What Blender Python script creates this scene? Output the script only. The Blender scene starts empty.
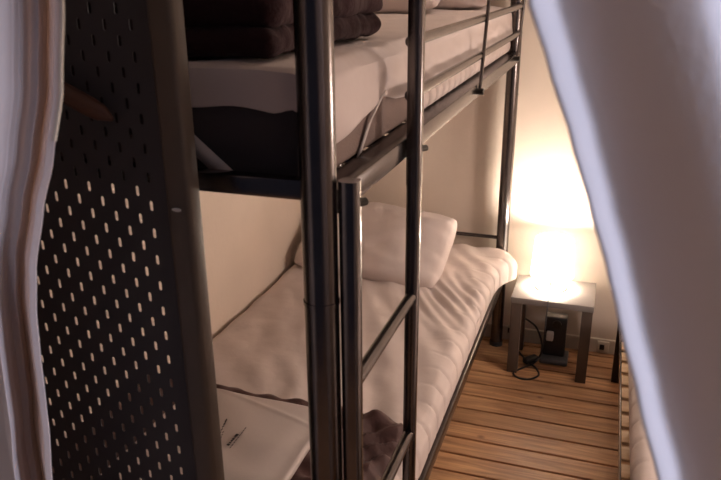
import bpy, bmesh, math, random
from mathutils import Vector, Matrix, noise
random.seed(4)
H = 1.58                      # eye height; shapes below give heights relative to it
C = bpy.context.scene.collection
PI = math.pi

# ------------------------------------------------------------------ materials
def mat(name, col, rough=.6, metal=0., bump=0., bscale=40., var=0., spec=.5, transl=0., trcol=None, vscale=6., sheen=0.):
    m = bpy.data.materials.new(name); m.use_nodes = True
    nt = m.node_tree; n = nt.nodes; l = nt.links
    b = n['Principled BSDF']; out = n['Material Output']
    b.inputs['Roughness'].default_value = rough; b.inputs['Metallic'].default_value = metal
    b.inputs['Specular IOR Level'].default_value = spec
    if sheen: b.inputs['Sheen Weight'].default_value = sheen
    tc = n.new('ShaderNodeTexCoord')
    nz = n.new('ShaderNodeTexNoise'); nz.inputs['Scale'].default_value = vscale; nz.inputs['Detail'].default_value = 5
    l.new(tc.outputs['Object'], nz.inputs['Vector'])
    rp = n.new('ShaderNodeValToRGB')
    rp.color_ramp.elements[0].position = .3; rp.color_ramp.elements[1].position = .7
    rp.color_ramp.elements[0].color = (*[c*(1-var) for c in col], 1); rp.color_ramp.elements[1].color = (*[min(1, c*(1+var)) for c in col], 1)
    l.new(nz.outputs['Fac'], rp.inputs['Fac']); l.new(rp.outputs['Color'], b.inputs['Base Color'])
    if bump:
        n2 = n.new('ShaderNodeTexNoise'); n2.inputs['Scale'].default_value = bscale; n2.inputs['Detail'].default_value = 4
        l.new(tc.outputs['Object'], n2.inputs['Vector'])
        bp = n.new('ShaderNodeBump'); bp.inputs['Strength'].default_value = bump; bp.inputs['Distance'].default_value = .01
        l.new(n2.outputs['Fac'], bp.inputs['Height']); l.new(bp.outputs['Normal'], b.inputs['Normal'])
    if transl:
        t = n.new('ShaderNodeBsdfTranslucent'); t.inputs['Color'].default_value = (*(trcol or col), 1)
        mx = n.new('ShaderNodeMixShader'); mx.inputs['Fac'].default_value = transl
        l.new(b.outputs[0], mx.inputs[1]); l.new(t.outputs[0], mx.inputs[2]); l.new(mx.outputs[0], out.inputs['Surface'])
    return m

def emit(name, col, s):
    m = bpy.data.materials.new(name); m.use_nodes = True
    b = m.node_tree.nodes['Principled BSDF']
    b.inputs['Base Color'].default_value = (.9, .88, .84, 1)
    b.inputs['Emission Color'].default_value = (*col, 1); b.inputs['Emission Strength'].default_value = s
    return m

def wood(name, c1, c2, axis=0, rough=.45, plank=None):
    """grain running along the axis; plank = width of boards across Y, each with its own tone"""
    m = bpy.data.materials.new(name); m.use_nodes = True
    nt = m.node_tree; n = nt.nodes; l = nt.links; b = n['Principled BSDF']
    b.inputs['Roughness'].default_value = rough
    tc = n.new('ShaderNodeTexCoord'); mp = n.new('ShaderNodeMapping')
    sc = [26, 26, 26]; sc[axis] = 1.6; mp.inputs['Scale'].default_value = sc
    l.new(tc.outputs['Object'], mp.inputs['Vector'])
    vec = mp.outputs['Vector']
    nz = n.new('ShaderNodeTexNoise'); nz.inputs['Scale'].default_value = 2.2; nz.inputs['Detail'].default_value = 6; nz.inputs['Distortion'].default_value = .8
    l.new(vec, nz.inputs['Vector'])
    rp = n.new('ShaderNodeValToRGB'); rp.color_ramp.elements[0].position = .35; rp.color_ramp.elements[1].position = .68
    rp.color_ramp.elements[0].color = (*c1, 1); rp.color_ramp.elements[1].color = (*c2, 1)
    l.new(nz.outputs['Fac'], rp.inputs['Fac'])
    last = rp.outputs['Color']
    # knots
    mk = n.new('ShaderNodeMapping'); s2 = [7, 10, 10]; mk.inputs['Scale'].default_value = s2; l.new(tc.outputs['Object'], mk.inputs['Vector'])
    vo = n.new('ShaderNodeTexVoronoi'); vo.inputs['Scale'].default_value = 1.; l.new(mk.outputs['Vector'], vo.inputs['Vector'])
    kr = n.new('ShaderNodeValToRGB'); kr.color_ramp.elements[0].position = .04; kr.color_ramp.elements[1].position = .13
    kr.color_ramp.elements[0].color = (.35, .25, .2, 1); kr.color_ramp.elements[1].color = (1, 1, 1, 1)
    l.new(vo.outputs['Distance'], kr.inputs['Fac'])
    mu = n.new('ShaderNodeMix'); mu.data_type = 'RGBA'; mu.blend_type = 'MULTIPLY'; mu.inputs['Factor'].default_value = .8
    l.new(last, mu.inputs['A']); l.new(kr.outputs['Color'], mu.inputs['B']); last = mu.outputs['Result']
    if plank:
        sx = n.new('ShaderNodeSeparateXYZ'); l.new(tc.outputs['Object'], sx.inputs[0])
        dv = n.new('ShaderNodeMath'); dv.operation = 'DIVIDE'; dv.inputs[1].default_value = plank; l.new(sx.outputs['Y'], dv.inputs[0])
        fl = n.new('ShaderNodeMath'); fl.operation = 'FLOOR'; l.new(dv.outputs[0], fl.inputs[0])
        wn = n.new('ShaderNodeTexWhiteNoise'); wn.noise_dimensions = '1D'; l.new(fl.outputs[0], wn.inputs['W'])
        mr = n.new('ShaderNodeMapRange'); mr.inputs['To Min'].default_value = .72; mr.inputs['To Max'].default_value = 1.15
        l.new(wn.outputs['Value'], mr.inputs['Value'])
        vm = n.new('ShaderNodeVectorMath'); vm.operation = 'SCALE'; l.new(last, vm.inputs[0]); l.new(mr.outputs[0], vm.inputs['Scale'])
        last = vm.outputs[0]
    l.new(last, b.inputs['Base Color'])
    bp = n.new('ShaderNodeBump'); bp.inputs['Strength'].default_value = .25; bp.inputs['Distance'].default_value = .003
    l.new(nz.outputs['Fac'], bp.inputs['Height']); l.new(bp.outputs['Normal'], b.inputs['Normal'])
    return m

M = dict(
    wall=mat('wall_paint', (.73, .625, .53), .85, bump=.08, bscale=60, var=.03),
    ceil=mat('ceiling_paint', (.75, .68, .6), .9, var=.02),
    board=mat('skirting_paint', (.62, .56, .48), .5, var=.04),
    steel=mat('grey_lacquered_steel', (.135, .12, .116), .21, metal=.93, bump=.03, bscale=300, var=.12, vscale=20),
    bolt=mat('dark_bolt', (.05, .045, .04), .4, metal=.9),
    sheet=mat('white_bed_linen', (.68, .59, .56), .85, bump=.35, bscale=13, var=.03, sheen=.2),
    sheet2=mat('white_quilted_cover', (.68, .59, .555), .85, bump=.3, bscale=16, var=.03),
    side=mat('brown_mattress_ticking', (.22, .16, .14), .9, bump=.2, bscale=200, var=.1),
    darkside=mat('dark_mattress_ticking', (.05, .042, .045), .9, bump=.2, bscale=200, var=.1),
    strap=mat('pale_strap', (.55, .5, .48), .8),
    duvet=mat('plum_brown_quilt', (.036, .016, .018), .85, bump=.6, bscale=40, var=.15, spec=.15, sheen=.05),
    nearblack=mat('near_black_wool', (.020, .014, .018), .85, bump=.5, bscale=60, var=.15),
    blanket=mat('brown_blanket_cloth', (.080, .034, .030), .6, bump=.8, bscale=22, var=.15, spec=.4, sheen=.1),
    packet=mat('white_packet_film', (.66, .58, .545), .5, bump=.15, bscale=14, var=.03),
    ink=mat('black_print', (.02, .015, .015), .6),
    panel=mat('black_powder_coat', (.045, .046, .056), .5, bump=.05, bscale=400, var=.1),
    frame=mat('dark_brown_frame', (.10, .078, .062), .45, var=.1),
    whitecap=mat('white_plastic', (.7, .7, .7), .4),
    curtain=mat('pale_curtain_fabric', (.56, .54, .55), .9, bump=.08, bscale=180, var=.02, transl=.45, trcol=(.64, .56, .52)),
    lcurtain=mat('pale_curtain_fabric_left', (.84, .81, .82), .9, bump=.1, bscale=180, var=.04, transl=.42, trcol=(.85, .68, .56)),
    zipper=mat('cream_zipper_teeth', (.7, .64, .52), .5),
    hangerw=wood('hanger_wood', (.06, .025, .018), (.09, .038, .026), 0),
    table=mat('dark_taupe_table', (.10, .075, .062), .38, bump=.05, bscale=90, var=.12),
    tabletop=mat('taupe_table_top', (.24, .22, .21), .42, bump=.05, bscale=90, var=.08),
    black=mat('black_plastic', (.02, .02, .022), .45),
    greyp=mat('blue_grey_plastic', (.10, .11, .13), .35),
    chrome=mat('brushed_chrome', (.5, .48, .45), .3, metal=.9),
    slat=wood('pine_slat', (.52, .34, .19), (.68, .48, .29), 0, .5),
    floor=wood('pine_floor_boards', (.38, .19, .09), (.70, .40, .20), 0, .42, plank=.0975),
    sub=mat('dark_gap', (.03, .02, .015), .9),
    rod=mat('rod_metal', (.3, .3, .3), .3, metal=.9),
)
M['shade'] = emit('glowing_lamp_shade', (1., .86, .70), 3.5)
M['bulb'] = emit('light_bulb', (1., .80, .6), 60.)

# ------------------------------------------------------------------ mesh helpers (z relative to eye height)
def box(bm, x0, x1, y0, y1, z0, z1, bev=0., seg=2):
    r = bmesh.ops.create_cube(bm, size=1)
    for v in r['verts']:
        v.co = Vector(((x0+x1)/2+v.co.x*(x1-x0), (y0+y1)/2+v.co.y*(y1-y0), (z0+z1)/2+v.co.z*(z1-z0)))
    if bev:
        es = {e for v in r['verts'] for e in v.link_edges}
        bmesh.ops.bevel(bm, geom=list(es), offset=bev, segments=seg, affect='EDGES', profile=.5)
    return bm

def tube(bm, pts, r, n=16, cap=True, square=0.):
    pts = [Vector(p) for p in pts]; rings = []
    up = None
    for i, p in enumerate(pts):
        d = (pts[min(i+1, len(pts)-1)]-pts[max(i-1, 0)]).normalized()
        if up is None: up = Vector((1, 0, 0)) if abs(d.x) < .9 else Vector((0, 0, 1))
        a = (up-d*up.dot(d)).normalized(); b = d.cross(a); up = a
        rr = r[i] if isinstance(r, (list, tuple)) else r
        ring = []
        for k in range(n):
            t = 2*PI*k/n; c, s = math.cos(t), math.sin(t)
            if square:
                e = 1-square
                c = math.copysign(abs(c)**e, c); s = math.copysign(abs(s)**e, s)
            ring.append(bm.verts.new(p+a*c*rr+b*s*rr))
        rings.append(ring)
    for i in range(len(rings)-1):
        for k in range(n):
            bm.faces.new((rings[i][k], rings[i][(k+1) % n], rings[i+1][(k+1) % n], rings[i+1][k]))
    if cap: bm.faces.new(rings[0][::-1]); bm.faces.new(rings[-1])
    return bm

def lathe(bm, cx, cy, prof, n=48, cap0=True, cap1=True):
    rings = [[bm.verts.new((cx+r*math.cos(2*PI*k/n), cy+r*math.sin(2*PI*k/n), z)) for k in range(n)] for r, z in prof]
    for i in range(len(rings)-1):
        for k in range(n): bm.faces.new((rings[i][k], rings[i][(k+1) % n], rings[i+1][(k+1) % n], rings[i+1][k]))
    if cap0: bm.faces.new(rings[0][::-1])
    if cap1: bm.faces.new(rings[-1])
    return bm

def grid(bm, nu, nv, f, closed_u=False):
    vs = [[bm.verts.new(f(i/nu, j/nv)) for i in range(nu if closed_u else nu+1)] for j in range(nv+1)]
    for j in range(nv):
        for i in range(nu):
            i2 = (i+1) % nu if closed_u else i+1
            bm.faces.new((vs[j][i], vs[j][i2], vs[j+1][i2], vs[j+1][i]))
    return vs

def slab(bm, x0, x1, y0, y1, z0, z1, rad, disp, ny=90, px=40, e=None):
    """soft slab: a rounded-rectangle section carried along Y, ends closed and rounded; disp(p, side) moves each point"""
    w, h = (x1-x0)/2, (z1-z0)/2; cx, cz = (x0+x1)/2, (z0+z1)/2
    sec = []
    def arc(ax, az, a0, a1, k=8):
        for i in range(k+1):
            t = a0+(a1-a0)*i/k; sec.append((ax+math.cos(t)*rad, az+math.sin(t)*rad))
    iw, ih = w-rad, h-rad
    arc(iw, ih, 0, PI/2)
    for i in range(1, px): sec.append((iw-2*iw*i/px, h))
    arc(-iw, ih, PI/2, PI)
    for i in range(1, 4): sec.append((-w, ih-2*ih*i/4))
    arc(-iw, -ih, PI, 3*PI/2)
    for i in range(1, px): sec.append((-iw+2*iw*i/px, -h))
    arc(iw, -ih, 3*PI/2, 2*PI)
    for i in range(1, 4): sec.append((w, -ih+2*ih*i/4))
    ys = []
    k = 8; r2 = e or rad
    for i in range(k): ys.append((y0+r2*(1-math.cos(PI/2*i/k)), r2*(1-math.sin(PI/2*i/k))))
    for i in range(ny+1): ys.append((y0+r2+(y1-y0-2*r2)*i/ny, 0))
    for i in range(1, k+1): ys.append((y1-r2*(1-math.sin(PI/2*(1-i/k)*1))*0-r2*(math.cos(PI/2*i/k)), r2*(1-math.cos(PI/2*i/k))) if False else (y1-r2+r2*math.sin(PI/2*i/k), r2*(1-math.cos(PI/2*i/k))))
    rings = []
    for y, ins in ys:
        ring = []
        for x, z in sec:
            fx = (w-ins)/w; fz = (h-ins)/h if h > ins else .02
            p = Vector((cx+x*fx, y, cz+z*max(fz, .02)))
            ring.append(bm.verts.new(disp(p)))
        rings.append(ring)
    n = len(sec)
    for i in range(len(rings)-1):
        for q in range(n): bm.faces.new((rings[i][q], rings[i+1][q], rings[i+1][(q+1) % n], rings[i][(q+1) % n]))
    bm.faces.new(rings[0]); bm.faces.new(rings[-1][::-1])
    bmesh.ops.recalc_face_normals(bm, faces=bm.faces[:])
    return bm

LOC = {}
def obj(name, bm, m, parent=None, smooth=True, origin=None):
    me = bpy.data.meshes.new(name)
    for v in bm.verts: v.co.z += H
    bmesh.ops.recalc_face_normals(bm, faces=bm.faces[:]) if len(bm.faces) < 60000 else None
    if parent is not None: base = LOC[parent.name]
    else:
        if origin is None:
            lo = [min(v.co[i] for v in bm.verts) for i in range(3)]; hi = [max(v.co[i] for v in bm.verts) for i in range(3)]
            base = Vector(((lo[0]+hi[0])/2, (lo[1]+hi[1])/2, lo[2]))
        else: base = Vector(origin)
    for v in bm.verts: v.co -= base
    bm.to_mesh(me); bm.free()
    o = bpy.data.objects.new(name, me); C.objects.link(o)
    me.materials.append(m)
    if smooth:
        me.polygons.foreach_set('use_smooth', [True]*len(me.polygons))
        try: me.set_sharp_from_angle(angle=math.radians(38))
        except Exception: pass
    if parent is not None: o.parent = parent
    else: o.location = base
    LOC[o.name] = base
    return o
def thing(name, x, y, z, label, cat, group=None):
    o = bpy.data.objects.new(name, None); C.objects.link(o); o.empty_display_size = .1
    o.location = (x, y, z+H); LOC[o.name] = Vector((x, y, z+H)); return tag(o, label, cat, group)
def tag(o, label, cat, group=None):
    o['label'] = label; o['category'] = cat
    if group: o['group'] = group
    return o
def struct(name, bm, m, smooth=False):
    o = obj(name, bm, m, None, smooth); o['kind'] = 'structure'; return o
B = bmesh.new
def nz(x, y, z=0.): return noise.noise(Vector((x, y, z)))

# ------------------------------------------------------------------ the room
XL, XRT, YB, YF, ZF, ZC = -1.165, 1.12, 3.04, -.9, -H, .92
b = B()
y = YF; i = 0
while y < YB:
    y2 = min(y+.0975, YB)
    box(b, XL, XRT, y+.0045, y2-.0045, ZF-.02, ZF, .0015, 1); y += .0975; i += 1
box(b, XL, XRT, YF, YB, ZF-.04, ZF-.012)
me = obj('floor', b, M['floor'], None, False, origin=(0, YF, 0)); me['kind'] = 'structure'
struct('wall_left', box(B(), XL-.1, XL, YF, YB+.1, ZF-.04, ZC), M['wall'])
struct('wall_back', box(B(), XL, XRT, YB, YB+.1, ZF-.04, ZC), M['wall'])
struct('wall_right', box(B(), XRT, XRT+.1, .62, YB+.1, ZF-.04, ZC), M['wall'])
struct('ceiling', box(B(), XL-.1, XRT+.1, .45, YB+.1, ZC, ZC+.1), M['ceil'])
struct('baseboard_back', box(B(), XL, XRT, YB-.012, YB, ZF, ZF+.068, .003), M['board'])
struct('baseboard_left', box(B(), XL, XL+.012, YF, YB-.012, ZF, ZF+.068, .003), M['board'])

# ------------------------------------------------------------------ bunk bed
XR, XP = -.372, -1.125          # right and left post lines
YN, YFAR = .905, 2.972
bed = thing('bunk_bed', (XR+XP)/2, (YN+YFAR)/2, ZF, 'dark grey steel bunk bed with a ladder and guard rails', 'bunk bed')
def post(x, y, z0, z1, r=.026):
    p = obj('post', tube(B(), [(x, y, z0+.004), (x, y, z1)], r, 32), M['steel'], bed)
    s = B(); tube(s, [(x, y, -.455), (x, y, -.449)], r+.0012, 32); obj('joint_ring', s, M['steel'], p)
    f = B(); tube(f, [(x, y, z0), (x, y, z0+.02)], r+.003, 32); obj('foot_cap', f, M['black'], p)
for x in (XR, XP):
    post(x, YN, ZF, .06); post(x, YFAR, ZF, .06)
def rail(name, pts, r, n=16, sq=0): return obj(name, tube(B(), pts, r, n, True, sq), M['steel'], bed)
# upper side rails, end rails
for x0, x1 in ((XR-.022, XR+.025), (XP-.025, XP+.022)):
    obj('side_rail', box(B(), x0, x1, YN+.02, YFAR-.02, -.322, -.284, .004), M['steel'], bed)
for y in (YN, YFAR):
    obj('end_rail', box(B(), XP+.02, XR-.02, y-.013, y+.013, -.296, -.266, .004), M['steel'], bed)
# lower side rails and end rails
for x0, x1 in ((XR-.004, XR+.022), (XP-.022, XP+.004)):
    obj('side_rail', box(B(), x0, x1, YN+.02, YFAR-.02, -1.262, -1.222, .003), M['steel'], bed)
for y in (YN, YFAR):
    obj('end_rail', box(B(), XP+.02, XR-.02, y-.013, y+.013, -1.262, -1.222, .003), M['steel'], bed)
for z_ in (-1.066, -.085): rail('headboard_bar', [(XP, YFAR, z_), (XR, YFAR, z_)], .008)
# slats carrying both mattresses
for k in range(15):
    yy = YN+.12+k*.13
    obj('slat', box(B(), XP+.02, XR-.024, yy-.03, yy+.03, -.3, -.288, .002), M['steel'], bed)
    obj('slat', box(B(), XP+.01, XR-.005, yy-.03, yy+.03, -1.236, -1.224, .002), M['steel'], bed)
# ladder
LX = XR+.041
Y2, YM = .920, 1.278
rail('ladder_upright', [(LX, Y2, ZF), (LX, Y2, -.268)], .0150, 24, .35)
up = rail('ladder_upright', [(LX, YM, ZF), (LX, YM, -.371)], .0136, 24, .35)
rail('grab_post', [(LX, YM, -.370), (LX, YM, .12)], .0146, 24, .35)
for z in (-.598, -.918, -1.238):
    rail('rung', [(LX, Y2, z), (LX, YM, z)], .0115)
for (yy, z, L) in ((Y2, -.303, .034), (YM, -.303, .034)):
    bb = B(); tube(bb, [(LX+.010, yy+.008, z), (LX+.017, yy+.020, z)], .006, 12)
    obj('bolt', bb, M['bolt'], bed)
# guard rails
rail('guard_rail', [(XR+.022, YM+.032, -.113), (XR+.022, 2.945, -.113)], .0105)
rail('guard_rail', [(XR+.022, YM+.032, -.210), (XR+.022, 2.93, -.210)], .0105)
for (ya, za, yb_, zb) in ((2.02, -.312, 2.115, .02), (2.81, -.304, 2.985, .02)):
    g = rail('guard_upright', [(XR+.031, ya, za), (XR+.034, yb_, zb)], .005, 12)
    bb = B(); tube(bb, [(XR+.02, ya, za+.008), (XR+.042, ya, za+.008)], .009, 12); obj('bolt', bb, M['bolt'], g)
rail('guard_rail', [(XP+.002, YN, -.122), (XP+.002, YFAR, -.122)], .0115)

# ------------------------------------------------------------------ lower mattress
def low_disp(p):
    q = p.copy()
    right = max(0, min(1, (p.x+.46)/.10))
    # quilting dips around the right edge
    ph = ((p.y+.02*math.sin(p.y*7)+.25*max(0, p.x+.42)) / .098) % 1.
    d = min(ph, 1-ph)
    dip = math.exp(-(d/.07)**2)*.007*right
    if p.z > -1.215:
        q.z -= dip*.6; q.x -= dip
    if p.z > -1.13:
        q.z += .010*nz(p.x*4, p.y*3.2) + .005*nz(p.x*11+p.y*5, p.y*9, 3)
        # drawn creases fanning out from the pillow
        f = max(0, 1-abs(p.y-2.36)/.28)*max(0, 1-abs(p.x+.47)/.22)
        q.z += .008*f*math.sin((p.x*.9+p.y*.55)*140+3*nz(p.x*5, p.y*5))
        f2 = .0035*math.sin((p.x*.6+p.y*.3)*90+4*nz(p.x*3, p.y*3, 8)); q.z += f2*max(0, min(1, (p.x+1.1)/.4))
        q.z += .005*nz(p.x*7+3, p.y*6, 6)+.0025*abs(nz(p.x*13, p.y*11, 2))
    # sheet corner pulled out past the post at the head
    if p.x > -.5 and p.z > -1.2:
        c = math.exp(-abs((p.y-2.86)/.09)**1.3); q.x += .062*c*right; q.z -= .008*c*right
    return q
lm = B(); slab(lm, -1.163, -.352, .935, 2.935, -1.222, -1.098, .045, low_disp, 340, 90, .022)
mat_low = thing('mattress', -.75, 1.93, -1.224, 'white quilted mattress on the lower bunk', 'mattress')
obj('cover', lm, M['sheet2'], mat_low)

# ------------------------------------------------------------------ upper mattress and sheet
mu = thing('mattress', -.75, 1.93, -.284, 'mattress on the upper bunk, brown sides under a white sheet', 'mattress')
def up_disp(p):
    q = p.copy()
    return q
core = B(); slab(core, -1.10, -.390, .935, 2.93, -.286, -.15, .014, up_disp, 30, 10)
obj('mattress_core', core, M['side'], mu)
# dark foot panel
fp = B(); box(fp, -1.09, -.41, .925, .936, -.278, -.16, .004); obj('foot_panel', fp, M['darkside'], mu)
def sheet_pt(u, v):
    # u: across, from left side down to right side down; v along Y from the foot drop to the head
    y0, y1 = .928, 2.945
    L = [(-1.105, -.24), (-1.108, -.16), (-1.09, -.126), (-1.05, -.118), (-.46, -.118), (-.410, -.122), (-.388, -.14), (-.383, -.17), (-.381, -.20), (-.381, -.228)]
    t = u*(len(L)-1)
    seg = [0, .04, .08, .12, .16, .72, .78, .84, .89, .94, 1.0]
    S = [0, .05, .09, .13, .70, .76, .81, .86, .93, 1.0]
    for k in range(9):
        if u <= S[k+1]+1e-9:
            f = (u-S[k])/(S[k+1]-S[k]); x = L[k][0]*(1-f)+L[k+1][0]*f; z = L[k][1]*(1-f)+L[k+1][1]*f; break
    # foot drop
    if v < .08:
        f = 1-v/.08
        y = y0-.006*math.sin(min(1, f*2)*PI/2); z0 = -.118
        drop = .058+.005*math.sin(x*40)+.010*math.exp(-((x+.415)/.02)**2)*-1+.010*nz(x*9, 2)
        z = min(z, z0)-drop*max(0, f*1.2-.2) if f > .2 else z-.008*f/.2
        if f <= .2: y = y0+.012*(1-f/.2)
    else:
        f = (v-.08)/.92; y = y0+.012+(y1-y0-.012)*f
        side = max(0, min(1, (-.135-z)/.09)) if x > -.6 else 0
        # lower hem: lifted where it is untucked in the ladder opening
        if x > -.6:
            lift = .024*math.exp(-((y-1.24)/.09)**2)-.012*math.exp(-((y-1.0)/.05)**2)+.01*max(0, nz(y*9, 3))
            z += lift*side
        z += .006*nz(x*5, y*4, 1)*(1-side)+.004*nz(x*14, y*11, 4)*(1-side)
        x += (.010*nz(y*7, z*7, 2)+.004*math.sin(y*33+z*60))*side*.9
        if y < 1.35 and x > -.5: x += .012*math.exp(-((y-1.05)/.12)**2)*math.sin((y*30+z*25))*.5*side
    return Vector((x, y, z))
sb = B(); grid(sb, 90, 260, sheet_pt)
sh = obj('sheet', sb, M['sheet'], mu)
mod = sh.modifiers.new('thick', 'SOLIDIFY'); mod.thickness = .002; mod.offset = 0
# ribbed border of the mattress below the guard rail
rb = B()
def rib(u, v):
    y = 1.44+1.44*u; d_ = (u*21) % 1.; d_ = min(d_, 1-d_); r = 1-math.exp(-(d_/.14)**2)
    z = -.281+.056*v; x = -.397+.020*r*math.sin(v*PI)**.4
    return Vector((x, y, z))
grid(rb, 480, 6, rib)
rbo = obj('ribbed_border', rb, M['sheet2'], mu)
mod = rbo.modifiers.new('thick', 'SOLIDIFY'); mod.thickness = .004; mod.offset = -1
def strap(pts, w):
    s = B()
    for i in range(len(pts)-1):
        pass
    vs = []
    for p, d in pts: vs.append((s.verts.new(Vector(p)-Vector(d)*w/2), s.verts.new(Vector(p)+Vector(d)*w/2)))
    for i in range(len(vs)-1): s.faces.new((vs[i][0], vs[i][1], vs[i+1][1], vs[i+1][0]))
    o = obj('corner_strap', s, M['strap'], mu); m_ = o.modifiers.new('t', 'SOLIDIFY'); m_.thickness = .002
strap([((-.380, 1.24, -.195), (0, 1, .2)), ((-.385, 1.175, -.235), (0, 1, .2)), ((-.388, 1.125, -.282), (0, 1, .2))], .022)
strap([((-.62, .921, -.195), (.55, 0, .8)), ((-.57, .918, -.235), (.6, 0, .75)), ((-.52, .92, -.278), (.6, 0, .75))], .026)

# ------------------------------------------------------------------ folded quilt, upper bunk
def duvet_layer(bm, x0, x1, y0, y1, z0, z1, rad, seed, amp=.008):
    def dsp(p):
        q = p.copy()
        n1 = nz(p.x*7, p.y*7, seed); n2 = nz(p.x*18+seed, p.y*18, p.z*25)
        q.x += amp*1.4*nz(p.y*9, p.z*14, seed+5)+.004*n2
        q.y += amp*nz(p.x*9, p.z*12, seed+9)
        q.z += amp*n1+.0035*n2
        w = math.sin((p.y*1.2+p.x*.8)*70+5*nz(p.x*4, p.y*4, seed)); q.z += .0022*w; q.x += .002*w
        return q
    slab(bm, x0, x1, y0, y1, z0, z1, rad, dsp, 70, 40)
dv = B()
duvet_layer(dv, -1.10, -.455, .955, 1.46, -.112, -.066, .022, 1)
duvet_layer(dv, -1.10, -.45, .960, 1.50, -.074, -.006, .032, 7, .010)
duvet_layer(dv, -1.10, -.475, .962, 1.45, -.018, .055, .034, 12, .010)
tag(obj('folded_quilt', dv, M['duvet']), 'plum-brown quilt folded in thick layers on the upper mattress', 'quilt')

nb = B()
duvet_layer(nb, -1.09, -.60, .950, 1.30, .075, .16, .035, 21, .010)
duvet_layer(nb, -1.09, -.60, .955, 1.28, .155, .27, .035, 27, .012)
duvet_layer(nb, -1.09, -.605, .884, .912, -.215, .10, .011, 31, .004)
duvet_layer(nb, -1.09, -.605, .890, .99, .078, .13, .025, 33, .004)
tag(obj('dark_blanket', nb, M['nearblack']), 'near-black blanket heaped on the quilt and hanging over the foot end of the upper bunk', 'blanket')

# ------------------------------------------------------------------ pillows
def pillow_bm(cx, cy, cz, lx, ly, th, rot, tilt=0, seed=0, roll=0, sag=0):
    bm = B()
    n = 56
    mtx = Matrix.Translation((cx, cy, cz)) @ Matrix.Rotation(rot, 4, 'Z') @ Matrix.Rotation(tilt, 4, 'X') @ Matrix.Rotation(roll, 4, 'Y')
    top = []; bot = []
    for side in (1, -1):
        vs = []
        for j in range(n+1):
            row = []
            for i in range(n+1):
                u = i/n*2-1; v = j/n*2-1
                if side == -1 and (i in (0, n) or j in (0, n)): row.append(top[j][i]); continue
                e = max(0, (1-abs(u)**2.6))*max(0, (1-abs(v)**2.6)); h = e**.42
                cr_ = 1-.085*(abs(u)*abs(v))**3; ex = u*(1-.03*(1-abs(v)**2)*abs(u))*cr_; ey = v*(1-.04*(1-abs(u)**2)*abs(v))*cr_
                edge = 1-e
                wr = nz(u*2.2+seed, v*2.2, seed)*.2+nz(u*5+seed, v*5, seed+3)*.16*(edge+.25) + .05*edge*math.sin(math.atan2(v, u)*17+seed)
                z = side*th/2*h*(1+wr) + .008*nz(u*3+seed, v*3, 9)
                row.append(bm.verts.new(mtx @ Vector((ex*lx/2, ey*ly/2, z))))
            vs.append(row)
        if side == 1: top = vs
        for j in range(n):
            for i in range(n):
                f = (vs[j][i], vs[j][i+1], vs[j+1][i+1], vs[j+1][i])
                bm.faces.new(f if side == 1 else f[::-1])
    return bm
pl = pillow_bm(-.825, 2.60, -1.003, .62, .40, .15, math.radians(-3), math.radians(26), 3, math.radians(3))
tag(obj('pillow', pl, M['sheet']), 'plump white pillow at the head of the lower bunk', 'pillow')
pl = pillow_bm(-.80, 2.48, -.055, .50, .36, .13, math.radians(6), math.radians(8), 11)
tag(obj('pillow', pl, M['sheet']), 'larger white pillow lying on the upper bunk between quilt and headboard', 'pillow')

pl = pillow_bm(-.66, 2.79, -.075, .44, .26, .10, math.radians(4), math.radians(4), 17)
tag(obj('pillow', pl, M['sheet']), 'small white pillow behind the larger one, against the upper bunk headboard', 'pillow')

# ------------------------------------------------------------------ blanket and packet, lower bunk foot
bl = B()
def bdisp(p):
    q = p.copy()
    q.z += .007*nz(p.x*8, p.y*8, 3)+.003*math.sin((p.y+p.x*.7)*95+4*nz(p.x*5, p.y*5))
    q.x += .012*nz(p.y*8, p.z*8, 5); q.y += .010*nz(p.x*7, p.z*9, 7)+.004*math.sin(p.x*60+p.z*120)
    q.z += .012*max(0, min(1, (p.y-1.44)/.05))*(1 if p.z > -1.07 else 0)
    g_ = max(0, min(1, (p.x+.60)/.06))
    if p.z > -1.07: q.z += g_*.010*math.sin((p.x*1.0-p.y*.9)*75+5*nz(p.x*6, p.y*6, 4))
    cx, cy = -.50, 1.40
    if p.x > cx and p.y > cy:
        d = Vector((q.x-cx, q.y-cy)); L = d.length
        if L > .125: d *= .125/L*1.0+.0; q.x, q.y = cx+d.x, cy+d.y
    return q
slab(bl, -1.155, -.392, .99, 1.508, -1.096, -1.052, .024, bdisp, 80, 60)
blk = obj('folded_blanket', bl, M['blanket']); tag(blk, 'plum-brown blanket folded at the foot of the lower bunk, under a white packet', 'blanket')
ct = B(); box(ct, -.425, -.405, 1.12, 1.135, -1.044, -1.040, .001); obj('care_tag', ct, M['strap'], blk)
pk = thing('linen_packet', -.78, 1.25, -1.045, 'flat white linen packet with black print on the brown folded blanket', 'packet')
pb = B()
def pdisp(p):
    q = p.copy()
    q.z += .003*nz(p.x*6, p.y*6, 2)+.0012*math.sin(p.y*40+p.x*11+3*nz(p.x*5, p.y*5))
    q.z -= .006*max(0, math.exp(-((p.x+.60)/.03)**2))
    q.z += .0025*math.exp(-((p.y-1.40+.25*(p.x+.7))/.006)**2)
    return q
PT = -1.021
slab(pb, -.975, -.578, 1.0, 1.452, -1.046, PT, .011, pdisp, 80, 60)
film = obj('wrapper', pb, M['packet'], pk)
ink = B()
def dash(x, y, l, w, a):
    r = box(ink, -.5, .5, -.5, .5, 0, .0006)
    vs = list(ink.verts)[-8:]
    mt = Matrix.Translation((x, y, PT+.0035)) @ Matrix.Rotation(a, 4, 'Z') @ Matrix.Diagonal((l, w, 1, 1))
    for v in vs: v.co = mt @ v.co
A = math.radians(84)
for k, (l, w) in enumerate(((.006, .007), (.004, .006), (.005, .005), (.006, .006), (.004, .005), (.009, .007))):
    dash(-.752+.0002*k, 1.236+.0078*k, l, w, A)
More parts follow.
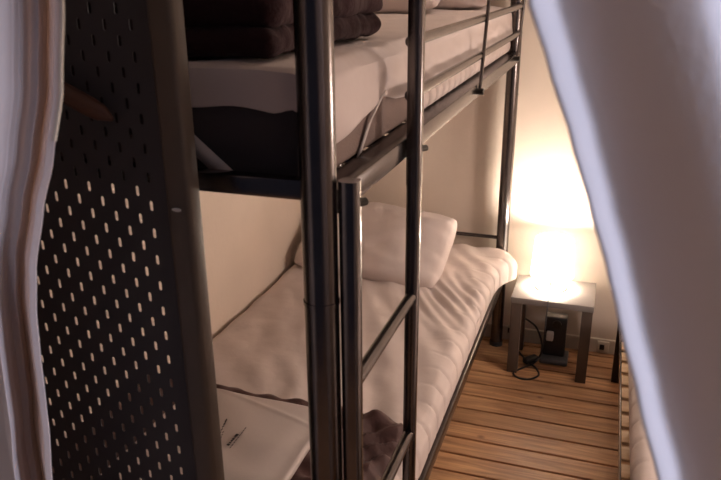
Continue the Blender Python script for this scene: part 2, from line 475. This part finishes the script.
obj('printed_text', ink, M['ink'], pk, False); ink = B()
for k in range(9): dash(-.742-.0003*k, 1.228+.0098*k, .006, .0018, A)
for k in range(5): dash(-.793-.0028*k, 1.272+.012*k, .0075, .0026, A)
for k in range(4): dash(-.779-.0028*k, 1.246+.010*k, .005, .002, A)
for k in range(3): dash(-.800-.0028*k, 1.305+.010*k, .005, .002, A)
obj('printed_text', ink, M['ink'], pk, False)

# ------------------------------------------------------------------ perforated panel at the foot of the bunk
PY = .81; PX0, PX1 = -1.14, -.548; PZ0, PZ1 = -1.50, .50
pn = thing('perforated_panel', (PX0+PX1)/2, PY, ZF, 'tall black metal panel with rows of upright slots left of the bunk', 'panel')
pm = B(); th = .0013
SX0, SX1 = -1.122, -.562
def cell(xc, zc, x0, x1, z0, z1):
    w, h = .0026, .0075; sl = []
    for k in range(5):
        a = PI*k/4; sl.append((xc+w*math.cos(a), zc+(h-w)+w*math.sin(a)))
    for k in range(5):
        a = PI+PI*k/4; sl.append((xc+w*math.cos(a), zc-(h-w)+w*math.sin(a)))
    outer = [(x1, zc), (x1, z1), (xc, z1), (x0, z1), (x0, zc), (x0, z0), (xc, z0), (x1, z0)]
    for yy, flip in ((PY-th/2, 0), (PY+th/2, 1)):
        o = [pm.verts.new((x, yy, z)) for x, z in outer]; s = [pm.verts.new((x, yy, z)) for x, z in sl]
        quads = [(o[0], o[1], s[1], s[0]), (o[1], o[2], s[2], s[1]), (o[2], o[3], s[3], s[2]), (o[3], o[4], s[4], s[3]),
                 (o[4], s[5], s[4]), (o[4], o[5], s[6], s[5]), (o[5], o[6], s[7], s[6]), (o[6], o[7], s[8], s[7]), (o[7], o[0], s[9], s[8]), (o[0], s[0], s[9])]
        for q in quads: pm.faces.new(q[::-1] if flip else q)
        if not flip: sf = s
        else:
            for k in range(10): pm.faces.new((sf[k], sf[(k+1) % 10], s[(k+1) % 10], s[k]))
row = 0; z = -.276+.02*15
zs = []
k = -15
while True:
    zc = -.276-.02*k
    if zc < -1.25: break
    odd = k % 2
    xs = [(-.582 if odd else -.602)-.04*n for n in range(13)]
    for xc in xs: cell(xc, zc, xc-.02, xc+.02, zc-.01, zc+.01)
    zs.append(zc)
    xr = xs[0]+.02; xl = xs[-1]-.02
    box(pm, xr, PX1, PY-th/2, PY+th/2, zc-.01, zc+.01); box(pm, PX0, xl, PY-th/2, PY+th/2, zc-.01, zc+.01)
    k += 1
box(pm, PX0, PX1, PY-th/2, PY+th/2, zs[0]+.01, PZ1); box(pm, PX0, PX1, PY-th/2, PY+th/2, PZ0, zs[-1]-.01)
obj('slotted_sheet', pm, M['panel'], pn, False)
fr = B(); box(fr, -.552, -.5145, PY-.012, PY+.022, ZF, PZ1+.02, .008, 4); fo = obj('frame_post', fr, M['frame'], pn)
fr = B(); box(fr, PX0-.02, PX0+.012, PY-.012, PY+.022, ZF, PZ1+.02, .008, 4); obj('frame_post', fr, M['frame'], pn)
fr = B(); box(fr, PX0, PX1, PY-.012, PY+.022, PZ1-.01, PZ1+.02, .006, 3); obj('cross_bar', fr, M['frame'], pn)
cp = B(); lathe(cp, 0, 0, [(.0, 0), (.0042, .0), (.0046, .0015), (.003, .003), (.0, .0032)], 20, False, False)
for v in cp.verts: v.co = Vector((-.5335+v.co.x*1.6, PY-.0125-v.co.z, -.293+v.co.y*.6))
obj('white_cap', cp, M['whitecap'], fo)
# hook and wooden hanger
hk = B(); tube(hk, [(-.83, PY-.0015, -.05), (-.83, PY-.03, -.05), (-.83, PY-.04, -.046), (-.83, PY-.042, -.035)], .003, 10)
tag(obj('peg_hook', hk, M['panel']), 'small black peg hook on the slotted panel behind the left curtain', 'hook')
hg = thing('coat_hanger', -.83, PY-.03, -.20, 'wooden coat hanger on the slotted panel, half behind the left curtain', 'hanger')
ha = B()
for s in (-1, 1):
    pts = []; rr = []
    for k in range(15):
        t = k/14; pts.append((-.83+s*.222*t, PY-.026-.004*math.sin(t*PI), -.085-.088*t**1.25)); rr.append(.013 if t < .85 else .013*math.sqrt(max(.05, 1-((t-.85)/.15)**2)))
    tube(ha, pts, rr, 14)
obj('shoulder_arms', ha, M['hangerw'], hg)
hh = B(); tube(hh, [(-.83, PY-.026, -.085), (-.83, PY-.026, -.065)]+[(-.83-.014*math.sin(a)*1., PY-.026, -.054-.0+.014*-math.cos(a)+.003) for a in [PI*.1*k for k in range(0, 15)]], .0017, 8)
obj('wire_hook', hh, M['chrome'], hg)

# ------------------------------------------------------------------ side table, lamp
tb = thing('side_table', -.14, 2.86, ZF, 'small square taupe side table beside the bunk, holding the lamp', 'table')
TZ = -1.233; tx0, tx1, ty0, ty1 = -.294, .030, 2.738, 2.99
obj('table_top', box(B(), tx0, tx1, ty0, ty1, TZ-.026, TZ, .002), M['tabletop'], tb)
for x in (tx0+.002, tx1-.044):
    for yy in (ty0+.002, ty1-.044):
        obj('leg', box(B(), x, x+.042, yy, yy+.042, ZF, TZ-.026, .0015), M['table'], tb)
lx, ly = -.150, 2.888
lp = thing('table_lamp', lx, ly, TZ, 'small glowing table lamp with a white shade on the side table', 'lamp')
obj('base', lathe(B(), lx, ly, [(.066, TZ), (.067, TZ+.003), (.064, TZ+.006), (.02, TZ+.008), (.006, TZ+.010)]), M['chrome'], lp)
obj('stem', lathe(B(), lx, ly, [(.006, TZ+.008), (.006, TZ+.09), (.016, TZ+.092), (.016, TZ+.12)]), M['chrome'], lp)
sd = B(); lathe(sd, lx, ly, [(.087, -1.176), (.088, -1.174), (.083, -1.10), (.0775, -1.022), (.0765, -1.020)], 64, False, False)
so = obj('lamp_shade', sd, M['shade'], lp); md = so.modifiers.new('t', 'SOLIDIFY'); md.thickness = .0015
bb = B(); bmesh.ops.create_uvsphere(bb, u_segments=24, v_segments=16, radius=.024)
for v in bb.verts: v.co = Vector((lx+v.co.x, ly+v.co.y, -1.085+v.co.z*1.2))
obj('bulb', bb, M['bulb'], lp)

def cable(name, pts, r, m, label, cat, parent=None):
    cu = []
    P_ = [Vector(p) for p in pts]
    for i in range(len(P_)-1):
        p0 = P_[max(i-1, 0)]; p1 = P_[i]; p2 = P_[i+1]; p3 = P_[min(i+2, len(P_)-1)]
        for k in range(8):
            t = k/8; cu.append(.5*((2*p1)+(-p0+p2)*t+(2*p0-5*p1+4*p2-p3)*t*t+(-p0+3*p1-3*p2+p3)*t**3))
    cu.append(P_[-1])
    o = obj(name, tube(B(), cu, r, 10), m, parent)
    if label: tag(o, label, cat)
    return o
FZ = ZF+.004
cable('power_cord', [(lx+.0, ly-.064, TZ+.003), (-.148, 2.79, TZ+.003), (-.147, 2.742, TZ+.003), (-.147, 2.733, TZ-.002), (-.147, 2.732, TZ-.03), (-.15, 2.76, TZ-.12), (-.155, 2.85, -1.40), (-.158, 2.90, -1.50), (-.17, 2.86, -1.555), (-.185, 2.84, FZ+.012)], .0025, M['greyp'], None, None, lp)
# things under the table
tower = thing('power_block', -.108, 2.93, ZF, 'black upright power block standing on the floor under the side table', 'power block')
obj('body', box(B(), -.162, -.070, 2.90, 2.955, ZF+.02, -1.375, .008, 3), M['black'], tower)
obj('foot', box(B(), -.170, -.052, 2.855, 2.97, ZF, ZF+.022, .007, 3), M['greyp'], tower)
obj('round_knob', tube(B(), [(-.110, 2.902, -1.405), (-.110, 2.890, -1.405)], .018, 24), M['bolt'], tower)
obj('white_plug', box(B(), -.150, -.120, 2.872, 2.902, -1.478, -1.440, .006, 3), M['whitecap'], tower)
cable('black_cable', [(-.255, 2.985, -1.44), (-.23, 2.94, -1.428), (-.195, 2.91, -1.44), (-.168, 2.885, -1.49), (-.165, 2.87, -1.54), (-.19, 2.84, FZ), (-.235, 2.78, FZ), (-.262, 2.735, FZ), (-.24, 2.700, FZ), (-.195, 2.70, FZ), (-.160, 2.745, FZ), (-.175, 2.80, FZ), (-.21, 2.84, FZ), (-.25, 2.90, FZ), (-.27, 2.935, FZ), (-.30, 2.97, FZ)], .0042, M['black'], 'black cable looping over the floor under the side table', 'cable')
ad = B(); box(ad, -.035, .035, -.015, .015, 0, .024, .006, 3)
mt = Matrix.Translation((-.205, 2.845, ZF+.006)) @ Matrix.Rotation(math.radians(50), 4, 'Z')
for v in ad.verts: v.co = mt @ v.co
tag(obj('inline_switch', ad, M['black']), 'black inline switch block lying on the cable under the table', 'switch')
for (x0, x1, z, lab) in ((.062, .112, -1.545, 'small white socket with a dark hole in the baseboard right of the table'), (-.330, -.300, -1.525, 'small dark-holed socket in the baseboard between bunk and table')):
    sk = thing('wall_socket', (x0+x1)/2, YB-.012, z-.025, lab, 'socket')
    obj('face_plate', box(B(), x0, x1, YB-.020, YB-.012, z-.026, z+.026, .003), M['board'], sk)
    xm = (x0+x1)/2-.004
    obj('socket_hole', box(B(), xm-.010, xm+.010, YB-.0225, YB-.019, z-.014, z+.012, .002), M['bolt'], sk)

# ------------------------------------------------------------------ second bed at the right
RZ = -1.30
b2 = thing('bed_frame', .55, 1.9, ZF, 'low dark steel bed frame with pine slats at the right', 'bed')
obj('side_rail', box(B(), .134, .1385, .95, 2.80, RZ-.04, RZ+.002, .001), M['steel'], b2)
obj('side_rail', box(B(), 1.05, 1.055, .95, 2.80, RZ-.04, RZ+.002, .001), M['steel'], b2)
for x in (.145, 1.04):
    for yy in (2.80, .95):
        obj('post', box(B(), x-.018, x+.016, yy-.013, yy+.013, ZF, RZ+.26 if yy > 2 else RZ, .002), M['bolt'], b2)
obj('end_rail', box(B(), .15, 1.04, 2.79, 2.81, RZ-.04, RZ, .002), M['bolt'], b2)
obj('end_rail', box(B(), .15, 1.04, .94, .96, RZ-.04, RZ, .002), M['bolt'], b2)
obj('headboard_bar', box(B(), .15, 1.04, 2.795, 2.805, RZ+.22, RZ+.25, .002), M['bolt'], b2)
for k in range(20):
    yy = 2.745-.0845*k
    if yy < 1.0: break
    obj('slat', box(B(), .139, 1.05, yy-.031, yy+.031, RZ-.008, RZ+.001, .002), M['slat'], b2)
def m2disp(p):
    q = p.copy(); ph = (p.y/.10) % 1.; d = min(ph, 1-ph)
    q.x += math.exp(-(d/.06)**2)*.006*(1 if p.x < .3 else 0)
    q.z += .006*nz(p.x*5, p.y*5)*(1 if p.z > RZ+.06 else 0)
    return q
m2 = B(); slab(m2, .156, 1.045, 1.0, 2.78, RZ+.002, RZ+.13, .045, m2disp, 200, 30)
tag(obj('mattress', m2, M['sheet2']), 'pale quilted mattress on the low right-hand bed beside the curtain', 'mattress')

# ------------------------------------------------------------------ curtains
def interp(tab, z):
    for (za, a), (zb, b_) in zip(tab, tab[1:]):
        if z >= zb:
            t = (za-z)/(za-zb); t = max(0, min(1, t)); t = t*t*(3-2*t)*.3+t*.7
            return a+(b_-a)*t
    return tab[-1][1]
def prof(tab, u):
    for (a, ya), (b_, yb) in zip(tab, tab[1:]):
        if u <= b_:
            t = (u-a)/(b_-a); t = t*t*(3-2*t); return ya+(yb-ya)*t
    return tab[-1][1]
RY = .46; s_ = RY/.42
edgeR = [(.75, -.05*s_), (-.013*s_, -.046*s_), (-.043*s_, -.034*s_), (-.088*s_, -.017*s_), (-.122*s_, -.005*s_), (-.158*s_, .008*s_), (-.19*s_, .018*s_), (-.242*s_, .035*s_), (-.303*s_, .055*s_), (-.5, .09), (-1.5, .10)]
foldR = [(0, -.016), (.016, .004), (.090, -.012), (.130, .030), (.20, .015), (.25, .05), (.31, .02), (.36, .055), (.43, .02), (.50, .06), (.57, .02), (.64, .02), (.71, -.02), (.80, .02), (.88, -.02), (.96, .02), (1.02, 0), (1.08, 0)]
def rc(u, v):
    z = .75-2.23*v; e = interp(edgeR, z); uu = (u*.62 if u < .75 else .465+(u-.75)*2.3)*(1+.03*math.sin(z*3))
    return Vector((e+uu, RY+prof(foldR, uu)+.006*nz(uu*9, z*3, 2)+.01*nz(z*2, uu*2, 5), z))
cr = thing('curtain', .3, RY, -1.49, 'pale curtain swept aside along the right edge, close to the viewer', 'curtain')
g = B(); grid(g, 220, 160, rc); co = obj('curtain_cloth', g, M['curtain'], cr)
md = co.modifiers.new('t', 'SOLIDIFY'); md.thickness = .0016
# left curtain
LY = .60
edgeL = [(.75, -.49), (-.02, -.506), (-.106, -.523), (-.179, -.547), (-.237, -.571), (-.31, -.595), (-.375, -.607), (-.443, -.613), (-.53, -.619), (-.607, -.629), (-.9, -.64), (-1.5, -.64)]
edgeL = [(z_, x_) for z_, x_ in edgeL]
def lc(u, v):
    z = .75-2.23*v; e = interp(edgeL, z)
    uu = u*.62
    # hem band, groove, narrow fold, then a large fold towards the corridor
    op = .25+.75*max(0, min(1, (-.26-z)/.22))
    tab = [(0, 0), (.011, -.002), (.0145, .010+.06*op), (.020, -.004+.09*op), (.029, -.010+.07*op), (.040, .006+.05*op), (.052, .010+.02*op), (.064, -.004), (.074, -.04), (.090, -.10), (.12, -.05), (.16, -.12), (.22, -.04), (.30, -.1), (.38, -.03), (.50, -.08), (.62, -.04)]
    fade = max(0, min(1, (-.36-z)/.12))
    tab[8:] = [(a_, d_*(1-fade)+.06*fade) for a_, d_ in tab[8:]]
    w = .95
    d = prof(tab, uu)
    return Vector((e-uu*w-(d*1.0 if d > -.012 else -.012+(d+.012)*-.1), LY+d+.002*nz(uu*20, z*4, 2), z))
cl = thing('curtain', -.75, LY, -1.49, 'pale curtain with a zip edge hanging at the left in front of the slotted panel', 'curtain')
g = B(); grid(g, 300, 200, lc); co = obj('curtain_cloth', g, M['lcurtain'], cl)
md = co.modifiers.new('t', 'SOLIDIFY'); md.thickness = .0012
zt = B(); z = .30
while z > -.16:
    e = interp(edgeL, z); box(zt, e-.0015, e+.0018, LY-.0018, LY+.0018, z, z+.0014); z -= .0024
zo = obj('zip_teeth', zt, M['zipper'], cl, False); zo['kind'] = 'stuff'
rd = B(); tube(rd, [(XL, .53, .77), (XRT+.1, .53, .77)], .012, 20)
tag(obj('curtain_rod', rd, M['rod']), 'metal curtain rod above the opening, out of view', 'rod')
struct('wall_front', box(B(), XRT, XRT+.1, -.9, .62, ZF-.04, ZC), M['wall'])

# ------------------------------------------------------------------ light
def light(kind, name, loc, e, col, **k):
    d = bpy.data.lights.new(name, kind); d.energy = e; d.color = col
    for a, v in k.items(): setattr(d, a, v)
    o = bpy.data.objects.new(name, d); C.objects.link(o); o.location = (loc[0], loc[1], loc[2]+H); return o
light('POINT', 'bulb_light', (lx, ly, -1.052), 14., (1., .85, .72), shadow_soft_size=.03)
# dim overhead fill added above the aisle to brighten the room, with a housing
cl_ = light('AREA', 'ceiling_fill_light', (.30, 2.45, ZC-.06), 3.2, (1., .85, .76), shape='DISK', size=.30)
cx = thing('added_ceiling_fill', .30, 2.45, ZC-.05, 'flat round housing of an added fill light over the aisle, out of view', 'lamp')
obj('housing', lathe(B(), .30, 2.45, [(.17, ZC-.05), (.17, ZC)]), M['whitecap'], cx)
# side fill added by the right wall to lift walls and bedding, given fittings
wl = light('POINT', 'wall_fill_light', (.98, 2.05, -.46), 16., (1., .84, .76), shadow_soft_size=.09)
rl = thing('added_wall_fill', XRT-.01, 2.05, -.5, 'fittings of an added fill light on the wall over the right-hand bed, out of view', 'lamp')
obj('back_plate', tube(B(), [(XRT-.02, 2.05, -.42), (XRT, 2.05, -.42)], .05, 24), M['whitecap'], rl)
obj('arm', tube(B(), [(XRT-.02, 2.05, -.42), (XRT-.06, 2.05, -.54), (XRT-.14, 2.05, -.54)], .006, 10), M['chrome'], rl)
# cool daylight of the corridor, from the right behind the viewer
w = light('AREA', 'corridor_window_light', (1.05, .17, .05), 19., (.74, .78, 1.), shape='RECTANGLE', size=.22, size_y=1.)
w.rotation_euler = (Vector((-1.2, .28, -.15))).to_track_quat('-Z', 'Y').to_euler()

W = bpy.data.worlds.new('World'); bpy.context.scene.world = W; W.use_nodes = True
W.node_tree.nodes['Background'].inputs[0].default_value = (.60, .64, 1., 1)
W.node_tree.nodes['Background'].inputs[1].default_value = .032

# ------------------------------------------------------------------ camera
p = (-3.30445373e-01, 3.50079941e-01, -8.93759878e-03, 724.)
yw, t, r = p[:3]
f = Vector((math.sin(yw)*math.cos(t), math.cos(yw)*math.cos(t), -math.sin(t)))
rt = Vector((math.cos(yw), -math.sin(yw), 0)); u_ = rt.cross(f)
r2 = rt*math.cos(r)+u_*math.sin(r); u2 = -rt*math.sin(r)+u_*math.cos(r)
cam = bpy.data.cameras.new('Camera'); co = bpy.data.objects.new('Camera', cam); C.objects.link(co)
mx = Matrix((r2, u2, -f)).transposed().to_4x4(); mx.translation = (0, 0, H); co.matrix_world = mx
cam.sensor_width = 36; cam.lens = 724/721*36; cam.clip_start = .02
cam.dof.use_dof = True; cam.dof.focus_distance = 1.9; cam.dof.aperture_fstop = 9.
S = bpy.context.scene; S.camera = co
S.view_settings.view_transform = 'Standard'; S.view_settings.look = 'None'; S.view_settings.gamma = 1; S.view_settings.use_curve_mapping = False
S.view_settings.exposure = .6
# look-alikes share a group
for base, g in (('wall_socket', 'sockets in the baseboard'), ('pillow', 'white bed pillows'), ('curtain', 'curtains framing the view'), ('mattress', 'bed mattresses')):
    for o_ in bpy.data.objects:
        if o_.parent is None and o_.name.split('.')[0] == base: o_['group'] = g
